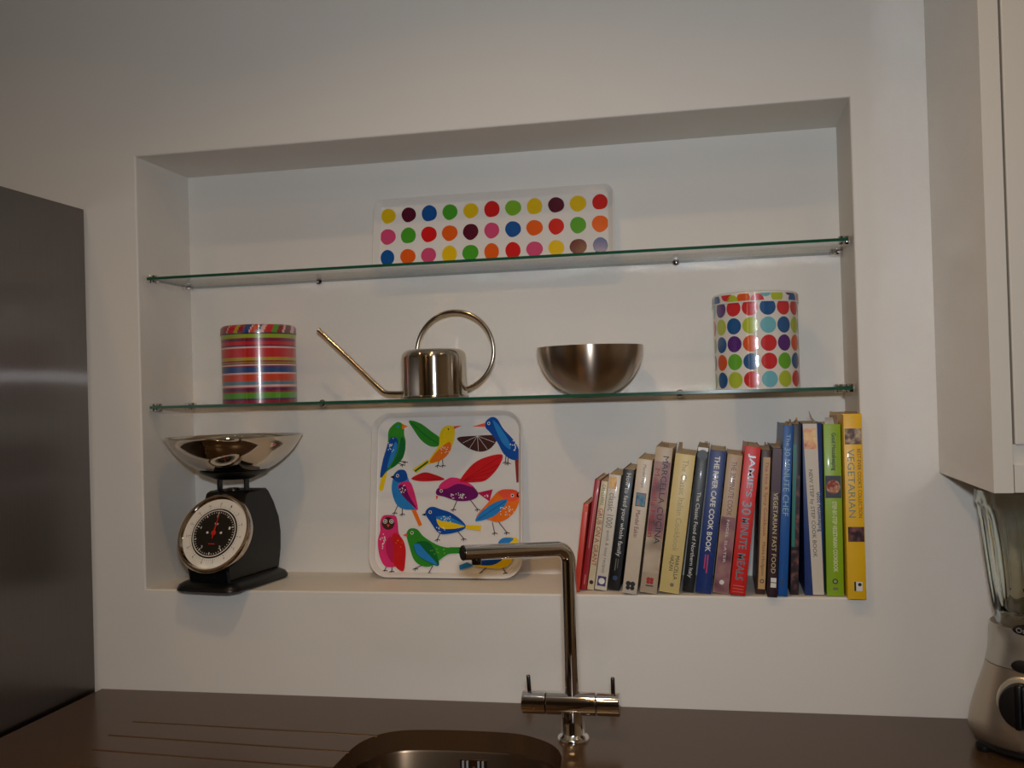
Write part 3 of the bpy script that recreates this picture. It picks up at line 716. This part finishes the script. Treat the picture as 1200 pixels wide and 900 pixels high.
# ------------------------------------------------------------------ mixer tap
tp = thing('mixer_tap', 'chrome mixer tap with an angled spout and two small levers behind the sink', 'tap', (0.7726, -0.1585, WT))
bm = bmesh.new(); lathe(bm, [(0.0235, 0.0), (0.0235, 0.003), (0.021, 0.0065), (0.0185, 0.0085), (0.0175, 0.010), (0.0175, 0.042)], n=48)
obj('base', bm, M_chrome, tp, smooth=True)
bz = 0.0515
bm = bmesh.new(); rb_ = 0.0165
lathe(bm, [(rb_-0.001, -0.037), (rb_, -0.036), (rb_, 0.034), (rb_-0.001, 0.035)], n=48, axis='X', center=(0, 0, bz))
obj('valve_body', bm, M_chrome, tp, smooth=True)
for s, lab in ((-1, 'L'), (1, 'R')):
    bm = bmesh.new(); x0, x1 = (-0.0725, -0.038) if s < 0 else (0.036, 0.0690)
    lathe(bm, [(rb_-0.0012, x0), (rb_, x0+0.001), (rb_, x1-0.001), (rb_-0.0012, x1)], n=48, axis='X', center=(0, 0, bz))
    k_ = obj('control_knob', bm, M_chrome, tp, smooth=True)
    bm = bmesh.new(); lx = -0.0625 if s < 0 else 0.0590
    lathe(bm, [(0.0030, 0), (0.0030, 0.0215), (0.0022, 0.0232), (0, 0.0234)], n=20, center=(0, 0, 0))
    lv = obj('lever', bm, M_chromed, k_, loc=(lx, 0, bz+rb_-0.001), smooth=True, rot=(0, math.radians(-3 if s < 0 else 0), 0))
zs = ZN+0.0985-WT; az = math.radians(39); dv = Vector((-math.cos(az), -math.sin(az), 0.053)).normalized()
RE = 0.020; top = Vector((0, 0, zs)); L_ = 0.166
path = [Vector((0, 0, bz+0.012)), Vector((0, 0, zs-RE-0.001))]
for k in range(9):
    t = (k+0.5)/9.5; a = PI/2*t
    path.append(Vector((0, 0, zs-RE)) + Vector((0, 0, 1))*RE*math.sin(a) + dv*RE*(1-math.cos(a)))
path.append(top+dv*L_)
bm = bmesh.new(); tube(bm, path, 0.0107, n=32)
spt = obj('spout', bm, M_chrome, tp, smooth=True)
ed = top+dv*L_
bm = bmesh.new(); tube(bm, [ed-dv*0.0004, ed+dv*0.0012], 0.0098, n=32); obj('end_cap', bm, M_chromed, spt, smooth=True)
nz_ = ed-dv*0.020
bm = bmesh.new(); lathe(bm, [(0.0062, -0.0165), (0.0068, -0.0155), (0.0068, -0.006), (0.0058, -0.004)], n=24, center=nz_[:]); obj('aerator', bm, M_chromed, spt, smooth=True)

# ------------------------------------------------------------------ worktop blender
bl = thing('countertop_blender', 'steel blender with a ribbed glass jug standing under the wall cupboard', 'blender', (1.409, -0.115, WT+0.0005), rotz=math.radians(-31))
def sq(r, z, p=2.2, n=64):
    p = 2.0+(p-2.0)*0.25; r *= 1.015
    out = []
    for k in range(n):
        a = 2*PI*k/n; c, s = math.cos(a), math.sin(a)
        q = (abs(c)**p+abs(s)**p)**(-1/p); out.append((r*q*c, r*q*s, z))
    return out
bm = bmesh.new()
loft(bm, [sq(0.080, 0.004), sq(0.084, 0.008), sq(0.083, 0.022)])
obj('base_foot', bm, M_rubber, bl, smooth=True)
for s in (-1, 1):
    for q in (-1, 1):
        bm = bmesh.new(); lathe(bm, [(0.010, 0), (0.011, 0.002), (0.011, 0.0075)], n=16, center=(0.058*s, 0.058*q, 0)); obj('rubber_foot', bm, M_rubber, bl, smooth=True)
bm = bmesh.new()
loft(bm, [sq(0.087, 0.016), sq(0.0905, 0.020), sq(0.0905, 0.030, 3.0), sq(0.088, 0.045, 2.9), sq(0.083, 0.065, 2.7), sq(0.0765, 0.086, 2.5), sq(0.0705, 0.104, 2.3), sq(0.0675, 0.1155, 2.2)])
mb = obj('motor_housing', bm, M_blsteel, bl, smooth=True)
bm = bmesh.new()
loft(bm, [sq(0.0670, 0.1160, 2.2), sq(0.0675, 0.1168, 2.2), sq(0.0645, 0.130, 2.1), sq(0.0625, 0.145, 2.0), sq(0.0618, 0.166, 2.0), sq(0.0605, 0.1685, 2.0), sq(0.055, 0.1685, 2.0)])
cl = obj('collar', bm, mat('satin_collar', (190, 186, 176), rough=0.3, metal=0.85, var=0.03), bl, smooth=True)
def front_disc(bm, x, z, y, rx, rz, d, mi=0, n=40, bulge=0.3):
    L_s = [[(x+rx*k_*math.cos(2*PI*k/n), y-dd, z+rz*k_*math.sin(2*PI*k/n)) for k in range(n)] for k_, dd in ((1, 0), (1, d*0.6), (0.93, d*0.9), (0.8, d))]
    st0 = len(bm.faces); loft(bm, L_s)
    bm.faces.ensure_lookup_table()
    for f in bm.faces[st0:]: f.material_index = mi
    return bm
kx, kz = -0.002, 0.0745
yk = -0.0775
obj('knob_ring', front_disc(bmesh.new(), kx, kz, yk+0.006, 0.0335, 0.0365, 0.008), mat('pale_ring', (206, 196, 176), rough=0.3, metal=0.6), bl, smooth=True)
kb = obj('speed_knob', front_disc(bmesh.new(), kx, kz, yk-0.002, 0.0275, 0.0300, 0.014), M_rubber, bl, smooth=True)
bm = newbox(kx-0.0045, kx+0.0045, yk-0.0235, yk-0.012, kz-0.027, kz+0.031, bev=0.0025); obj('knob_grip', bm, M_black, kb, smooth=True)
obj('power_button', front_disc(bmesh.new(), kx, 0.1200+0.0025-0.0005, -0.0665+0.002, 0.0165, 0.0085, 0.006), M_rubber, cl if False else bl, smooth=True)
bdg = obj('badge', front_disc(bmesh.new(), 0.000, 0.1535+0.015, -0.0585, 0.0175, 0.0070, 0.005), mat('badge_black', (24, 24, 28), rough=0.25, coat=0.4), bl, smooth=True)
bm = bmesh.new(); text_into(bm, 'Oster', lambda u, v: ((u-0.5)*0.024, -0.0637, 0.1685+(v-0.5)*0.0070), bold=0.01)
obj('badge_lettering', bm, mat('badge_silver', (190, 186, 180), rough=0.3, metal=0.6), bdg)
# ribbed jug
def rib(r, z, amp, n=168): return [((r+amp*math.cos(14*a)-abs(amp))*math.cos(a), (r+amp*math.cos(14*a)-abs(amp))*math.sin(a), z) for a in (2*PI*k/n for k in range(n))]
bm = bmesh.new(); J = 0.1695
out = [(0.0555, 0, 0), (0.0562, 0.012, 0), (0.0585, 0.022, .0020), (0.0635, 0.060, .0036), (0.0678, 0.100, .0036), (0.0715, 0.140, .0024), (0.0728, 0.158, 0), (0.0758, 0.163, 0), (0.0758, 0.180, 0)]
loops = [rib(r, J+z, a) for r, z, a in out]+[rib(0.0735, J+0.1805, 0)]+[rib(r-0.0042, J+z, a*0.5) for r, z, a in reversed(out[2:8])]+[rib(0.048, J+0.0150, 0)]
loft(bm, loops)
jug = obj('glass_jug', bm, CLEAR, bl, smooth=True)
bm = bmesh.new()
for a in (0.3, 1.9, 3.5, 5.1):
    u = Vector((math.cos(a), math.sin(a), 0)); v = Vector((-u.y, u.x, 0))
    tube(bm, [Vector((0, 0, J+0.020)), u*0.012+Vector((0, 0, J+0.024)), u*0.024+Vector((0, 0, J+(0.042 if a > 3 else 0.030)))], [0.0035, 0.003, 0.001], n=8)
lathe(bm, [(0.010, J+0.0155), (0.010, J+0.021), (0.006, J+0.026), (0, J+0.026)], n=20)
obj('blade', bm, M_chromed, bl, smooth=True)

# ------------------------------------------------------------------ cookery books in a row
BK = dict(redor=(206, 62, 44), maroon=(160, 26, 36), cream=(206, 192, 156), white=(208, 200, 184), black=(11, 11, 13), white2=(206, 190, 168), beige=(184, 164, 138), butter=(212, 190, 124),
          black2=(14, 15, 18), navy=(16, 46, 112), sand=(178, 152, 120), red=(208, 30, 24), brown=(58, 28, 20), plum=(46, 20, 30), blue=(14, 84, 158), dark=(28, 24, 34), dblue=(16, 48, 110),
          green=(138, 176, 20), yellow=(236, 184, 18))
def bmat(n, rough=0.42): return mat('cover_'+n, BK[n], rough=rough, var=0.07, vscale=50, coat=0.06)
def ink(n, c): return mat('ink_'+n, c, rough=0.4, var=0.0)
I_wh = ink('white', (222, 218, 210)); I_bk = ink('black', (28, 26, 26)); I_rd = ink('red', (168, 36, 32)); I_gr = ink('grey', (120, 112, 96)); I_gn = ink('green', (84, 110, 52)); I_pk = ink('pink', (190, 50, 100))
I_br = ink('brown', (120, 52, 40)); I_cr = ink('cream', (210, 186, 130)); I_lb = ink('light_blue', (140, 178, 200)); I_si = mat('silver_foil', (200, 206, 212), rough=0.2, metal=0.8, var=0.0); I_bl = ink('blue', (22, 68, 124))
I_tl = ink('teal', (24, 122, 104)); I_sg = ink('sage', (150, 160, 96))
def picmat(name, cols, sc_=90):
    if name in MATS: return MATS[name]
    m = bpy.data.materials.new(name); m.use_nodes = True; N = m.node_tree.nodes; L = m.node_tree.links; b = N['Principled BSDF']; b.inputs['Roughness'].default_value = 0.3
    tc = N.new('ShaderNodeTexCoord'); nz = N.new('ShaderNodeTexNoise'); nz.inputs['Scale'].default_value = sc_; nz.inputs['Detail'].default_value = 2
    cr = N.new('ShaderNodeValToRGB'); e = cr.color_ramp.elements
    while len(e) < len(cols): e.new(0.5)
    for i, c in enumerate(cols): e[i].position = 0.32+0.36*i/(len(cols)-1); e[i].color = (*lin(c), 1)
    L.new(tc.outputs['Object'], nz.inputs['Vector']); L.new(nz.outputs[0], cr.inputs[0]); L.new(cr.outputs[0], b.inputs['Base Color'])
    MATS[name] = m; return m
P_food = picmat('picture_food', [(40, 20, 24), (150, 60, 40), (220, 190, 150)]); P_veg = picmat('picture_vegetables', [(30, 36, 70), (110, 80, 60), (200, 180, 150)])
P_blue = picmat('picture_blue', [(40, 90, 130), (90, 140, 160), (190, 110, 110)]); P_rose = picmat('picture_rose', [(190, 80, 90), (230, 170, 110), (240, 220, 150)], 60)
P_jam = picmat('picture_dark', [(20, 14, 20), (60, 34, 40), (140, 90, 80)], 70); P_mauve = picmat('picture_mauve', [(96, 52, 60), (150, 104, 110), (176, 150, 118)], 25)
P_marb = picmat('picture_marble', [(150, 130, 110), (190, 172, 148), (210, 196, 176)], 18)
GROUP = 'cookery books in the niche'
# y of the spine, x of the spine foot, lean in degrees, height, thickness, cover, label, prints ; print positions run 0 (top) .. 1 (foot) and 0 (left) .. 1 (right)
def T(s, a, b, x, h, m, bold=0.0): return ('T', s, a, b, x, h, m, bold)
def Q(a, b, x0, x1, m): return ('Q', a, b, x0, x1, m)
def C(a, x, r, m): return ('C', a, x, r, m)
books = [
 (0.014, 0.7611, 8.02, 0.143, 0.0088, 'redor', 'smallest thin orange red book at the left end of the row', [Q(.02, .09, .0, 1, ink('pale_red', (214, 96, 70)))]),
 (0.030, 0.7671, 9.03, 0.181, 0.0092, 'maroon', 'thin dark red book second from the left end of the row', [Q(.10, .62, .42, .58, ink('faint', (206, 120, 110))), Q(.86, .95, .4, .6, ink('faint', (206, 120, 110)))]),
 (0.031, 0.7783, 9.29, 0.178, 0.0112, 'cream', 'thin cream book lettered GRUB ON A GRANT in red', [T('CAS CLARKE', .03, .22, .5, .5, I_gn), T('GRUB ON A GRANT', .25, .78, .5, .72, I_rd), C(.93, .5, .3, I_bk)]),
 (0.027, 0.7952, 9.02, 0.188, 0.0198, 'white', 'slim white book with classic 1000 in grey letters', [Q(.02, .12, .1, .7, P_rose), T('classic 1000', .16, .46, .5, .55, I_gr), T('quick & easy recipes', .48, .85, .5, .36, I_gr), Q(.88, .965, .15, .85, ink('violet', (60, 58, 110))), C(.923, .5, .26, I_wh)]),
 (0.029, 0.8163, 8.85, 0.196, 0.0185, 'black', 'black book titled How to feed your whole family', [T('How to feed your whole family', .03, .72, .5, .5, I_wh), Q(.74, .84, .35, .42, I_gr), Q(.74, .82, .55, .6, I_gr), C(.90, .5, .22, ink('deep_blue', (40, 60, 100)))]),
 (-0.002, 0.8442, 8.41, 0.214, 0.0236, 'white2', 'white book with a small square blue picture on its spine', [T('Mandel Hope', .04, .21, .5, .3, I_gr), Q(.25, .35, .18, .85, I_bk), Q(.254, .346, .21, .82, P_blue), T('Mandel Eakin', .38, .58, .45, .3, I_br), C(.925, .35, .17, I_bk), C(.925, .65, .17, I_bk), C(.955, .35, .15, I_bk), C(.955, .65, .15, I_bk)]),
 (0.004, 0.8733, 8.07, 0.232, 0.0272, 'beige', 'mottled beige book titled MARCELLA CUCINA', [Q(.10, .62, .0, 1, P_mauve), Q(.62, .86, .0, 1, P_marb), T('MARCELLA CUCINA', .06, .66, .66, .34, I_bk), T('Marcella Hazan', .15, .62, .24, .30, I_rd), C(.905, .42, .12, I_red if False else I_rd), C(.905, .62, .12, I_rd), C(.925, .42, .11, I_rd), C(.925, .62, .11, I_rd), Q(.945, .952, .3, .75, I_bk)]),
 (0.006, 0.9055, 8.50, 0.220, 0.0318, 'butter', 'thick pale yellow book with faded grey title and MARCELLA HAZAN at its foot', [T('The Classic Italian Cookbook', .04, .70, .55, .30, ink('faded', (164, 152, 108))), T('MARCELLA', .73, .90, .72, .20, I_bk), T('HAZAN', .73, .84, .46, .20, I_bk), C(.94, .6, .1, I_gr)]),
 (0.020, 0.9346, 7.77, 0.231, 0.0180, 'black2', 'black book titled The Classic Food of Northern Italy with a white top band', [Q(.0, .03, 0, 1, I_wh), C(.055, .5, .46, ink('slate', (52, 54, 62))), T('Anna Del Conte', .11, .29, .5, .34, I_gr), T('The Classic Food of Northern Italy', .31, .90, .5, .44, I_wh)]),
 (0.011, 0.9585, 7.71, 0.225, 0.0250, 'navy', 'deep blue book titled THE RIVER CAFE COOK BOOK in white capitals', [T('THE RIVER CAFE COOK BOOK', .04, .71, .5, .34, I_wh, .02), Q(.73, .83, .36, .44, I_pk), Q(.73, .86, .52, .60, I_pk)]),
 (0.011, 0.9853, 7.64, 0.218, 0.0240, 'sand', 'sandy book fading to mauve titled MINUTE COOK', [Q(.45, 1, 0, 1, P_mauve), T('THE 30 MINUTE COOK', .05, .44, .5, .34, I_br), T('NIGEL SLATER', .47, .78, .5, .16, I_wh), C(.92, .5, .16, I_wh)]),
 (-0.002, 1.0108, 7.63, 0.231, 0.0242, 'red', "bright red book titled JAMIE'S 30 MINUTE MEALS in silver", [T("JAMIE'S", .05, .34, .5, .5, I_si, .02), T('30', .37, .46, .5, .62, I_si, .02), T('MINUTE', .48, .69, .5, .5, I_si, .02), T('MEALS', .72, .90, .5, .5, I_si, .02), Q(.935, .941, .15, .85, ink('pale_red', (214, 96, 70))), Q(.955, .961, .15, .85, ink('pale_red', (214, 96, 70))), Q(.975, .981, .15, .85, ink('pale_red', (214, 96, 70)))]),
 (0.014, 1.0470, 4.08, 0.224, 0.0150, 'brown', 'dark brown book with a tan spine label titled The Hot & Spicy Cookbook', [Q(.05, .965, .22, 1, ink('tan', (196, 156, 98))), T('The Hot & Spicy Cookbook', .08, .60, .6, .44, I_rd), T('Moira Hodgson', .64, .87, .6, .40, I_br), C(.91, .6, .22, I_bk), C(.91, .6, .14, ink('tan', (196, 156, 98)))]),
 (-0.009, 1.0639, 3.74, 0.228, 0.0150, 'plum', 'dark plum book titled VEGETARIAN FAST FOOD in gold', [Q(.0, .3, 0, 1, ink('aubergine', (64, 22, 38))), T('VEGETARIAN FAST FOOD', .30, .84, .5, .45, I_cr), Q(.87, .90, .28, .85, I_wh), Q(.905, .935, .28, .85, I_wh)]),
 (-0.002, 1.0799, 3.67, 0.262, 0.0146, 'blue', 'tall mid blue book titled The 30 MINUTE CHEF', [T('The', .05, .12, .55, .4, I_lb), T('30 MINUTE CHEF', .13, .53, .5, .62, I_lb), Q(.90, .93, .35, .65, ink('deep_blue', (40, 60, 100)))]),
 (0.013, 1.0984, 2.71, 0.263, 0.0128, 'dark', 'narrow dark book with a teal stripe beside the tall blue one', [Q(.12, .72, .0, .45, I_tl), Q(.3, .72, .5, 1, P_jam), Q(.74, 1, 0, 1, P_jam)]),
 (0.011, 1.1270, 0.89, 0.264, 0.0300, 'dblue', 'navy book with a slanting white band titled NEW STEP by STEP COOK BOOK', [('P', [(0, 0.0), (0.74, 0.0), (1, 1), (.42, 1)], ink('band_white', (206, 196, 180))), ('P', [(0.04, 0.03), (.66, .03), (.74, .15), (.10, .15)], P_rose), ('S', 'NEW STEP by STEP COOK BOOK', .27, .78, .36, .54, .26, I_gr), ('S', 'Good Housekeeping', .40, .63, .76, .84, .34, I_bl)]),
 (0.007, 1.1572, 0.59, 0.262, 0.0256, 'green', 'lime green book with a round picture titled STEP-BY-STEP VEGETARIAN COOKBOOK', [T('Good Housekeeping', .05, .27, .55, .34, I_bk, .02), Q(.30, .43, 0, 1, ink('slate', (52, 54, 62))), C(.365, .5, .42, P_food), T('STEP-BY-STEP VEGETARIAN COOKBOOK', .45, .86, .55, .26, ink('ivory', (222, 222, 180)), .02), C(.915, .5, .16, I_bk), C(.915, .5, .1, I_sg), Q(.95, .965, .36, .66, I_gr)]),
 (-0.016, 1.1858, 0.33, 0.278, 0.0272, 'yellow', 'tallest book, thick and yellow, titled VEGETARIAN, at the right end of the row', [Q(.08, .165, .05, .95, P_veg), T('VEGETARIAN', .19, .56, .36, .38, ink('blue_grey', (120, 142, 128))), T("BEST-EVER COOK'S COLLECTION", .19, .56, .80, .20, I_br), Q(.61, .69, .10, .98, P_jam), Q(.905, .955, .36, .80, I_wh), Q(.905, .955, .36, .46, I_bk), C(.92, .66, .1, I_bk)]),
]
# keep neighbours from cutting into one another: walk from the right end leftwards
prev = None
place = []
for (y, xb, th, h, w_, cov, lab, pr) in reversed(books):
    a = math.radians(th); w_ *= 0.975
    def edges(xc):   # left/right foot x and heading
        return xc
    xr = xb + w_/2/math.cos(a)
    if prev is not None:
        pl_x, pl_a, pl_h = prev   # left edge line of the right-hand neighbour: starts (pl_x, z0)
        lim = 1e9
        for zz in (0.0, min(h*math.cos(a), pl_h*math.cos(pl_a))):
            left = pl_x + (zz)*math.tan(pl_a)
            lim = min(lim, left - zz*math.tan(a))
        xr = min(xr, lim-0.0006)
    place.append((xr, y, a, h, w_, cov, lab, pr))
    prev = (xr - w_/math.cos(a) - 0.0002, a, h)
place.reverse()
for (xr, y, a, h, w_, cov, lab, pr) in place:
    t = thing('book', lab, 'book', (xr, y, ZN+0.0006), group=GROUP)
    t.rotation_euler = (0, a, 0)
    dp = min(0.174-y, h*0.74); b2 = 0.0011; ov = 0.0022
    bm = bmesh.new()
    box(bm, -w_, 0, 0, 0.0016, 0, h, bev=0.0006, seg=2)
    box(bm, -w_, -w_+b2, 0.0012, dp, 0, h); box(bm, -b2, 0, 0.0012, dp, 0, h)
    obj('cover', bm, bmat(cov), t, smooth=True, angle=30)
    bm = newbox(-w_+b2+0.0001, -b2-0.0001, 0.0017, dp-ov, ov, h-ov*0.6); obj('pages', bm, M_pages, t)
    def fx(x): return -w_+x*w_
    layer_ = 0
    for p in pr:
        layer_ += 1; yy = -0.00008*layer_-0.00005; bm = bmesh.new(); e = 0.0008
        def cx_(x): return min(max(fx(x), -w_+e), -e)
        def cz_(z): return min(max(h*(1-z), e), h-e)
        if p[0] == 'Q':
            _, z0, z1, x0, x1, m = p; nm = 'spine_picture' if m.name.startswith('picture') else 'spine_band'
            bm.faces.new([bm.verts.new(v) for v in ((cx_(x0), yy, cz_(z1)), (cx_(x1), yy, cz_(z1)), (cx_(x1), yy, cz_(z0)), (cx_(x0), yy, cz_(z0)))])
        elif p[0] == 'P':
            m = p[2]; nm = 'spine_picture' if m.name.startswith('picture') else 'spine_band'
            bm.faces.new([bm.verts.new((cx_(x), yy, cz_(z))) for x, z in p[1]][::-1])
        elif p[0] == 'C':
            _, zc_, xc, r, m = p; nm = 'spine_emblem'
            bm.faces.new([bm.verts.new((fx(xc)+r*w_*math.cos(2*PI*k/20), yy, h*(1-zc_)+r*w_*math.sin(2*PI*k/20))) for k in range(20)])
        elif p[0] == 'T':
            _, s, z0, z1, xc, hh, m, bold = p; nm = 'spine_lettering'
            text_into(bm, s, lambda u, v: (fx(xc)+(v-0.5)*hh*w_, yy, h*(1-(z0+(z1-z0)*u))), bold=bold, res=2)
        else:
            _, s, z0, z1, xa, xb2, hh, m = p; nm = 'spine_lettering'
            text_into(bm, s, lambda u, v: (fx(xa+(xb2-xa)*u)+(v-0.5)*hh*w_, yy, h*(1-(z0+(z1-z0)*u))), bold=0.015, res=2)
        for f in bm.faces:
            f.normal_update()
            if f.normal.y > 0: f.normal_flip()
        obj(nm, bm, m, t)
    # worn jacket tops that stick up behind the spines
    def curl(xa, xb_, z1, m, lean=0.0, y0=0.006):
        bm = bmesh.new(); n = 6; th_ = 0.0004; P0 = []; P1 = []
        for k in range(n+1):
            u = k/n; yy_ = y0+0.010*u*u+lean*u; zz_ = h-0.004+(z1+0.004)*u
            P0.append([(xa+0.002*u, yy_, zz_), (xb_-0.0015*u, yy_, zz_), (xb_-0.0015*u, yy_+th_, zz_), (xa+0.002*u, yy_+th_, zz_)])
        loft(bm, P0); return obj('jacket_flap', bm, m, t, smooth=False)
    M_tan = mat('aged_jacket', (128, 112, 92), rough=0.5, var=0.3, vscale=200)
    M_clr = mat('clear_jacket', (176, 176, 172), rough=0.2, var=0.2, vscale=150)
    if cov == 'beige': curl(-w_+0.003, -0.006, 0.006, M_tan)
    if cov == 'butter': curl(-w_+0.001, -w_+0.010, 0.017, M_tan)
    if cov == 'black2': curl(-w_+0.002, -0.001, 0.006, M_tan); curl(-0.010, -0.001, 0.008, M_clr, y0=0.02)
    if cov == 'red': curl(-w_+0.001, -w_+0.006, 0.005, M_tan)
    if cov == 'brown': curl(-w_+0.003, -0.002, 0.008, M_tan); curl(-0.011, -0.006, 0.011, M_tan, y0=0.02)
    if cov == 'plum': curl(-w_+0.003, -0.002, 0.007, M_tan); curl(-0.010, -0.0015, 0.012, M_tan, y0=0.02)
    if cov == 'blue': curl(-w_+0.0015, -w_+0.008, 0.006, M_tan); curl(-0.007, -0.001, 0.009, M_tan, y0=0.012)
    if cov == 'dark': curl(-w_+0.002, -0.004, 0.007, M_tan); curl(-0.009, -0.003, 0.010, ink('tan', (196, 156, 98)), y0=0.015)
    if cov == 'green': curl(-w_+0.002, -0.008, 0.010, M_clr); curl(-w_*0.6, -0.001, 0.013, M_tan, y0=0.02)
    if cov == 'yellow': curl(-w_+0.002, -0.003, 0.003, M_tan, y0=0.01)
    if cov == 'dblue':
        bm = bmesh.new(); pts_ = [(-0.004, 0.0), (-0.010, 0.003), (-0.015, 0.010), (-0.0178, 0.020)]
        P0 = []
        for k, (px_, pz_) in enumerate(pts_):
            wd = 0.008*(1-k/3.4); P0.append([(px_-wd/2, 0.010+0.001*k, h-0.001+pz_), (px_+wd/2, 0.010+0.001*k, h-0.002+pz_), (px_+wd/2, 0.0106+0.001*k, h-0.002+pz_), (px_-wd/2, 0.0106+0.001*k, h-0.001+pz_)])
        loft(bm, P0); obj('jacket_flap', bm, M_tan, t)
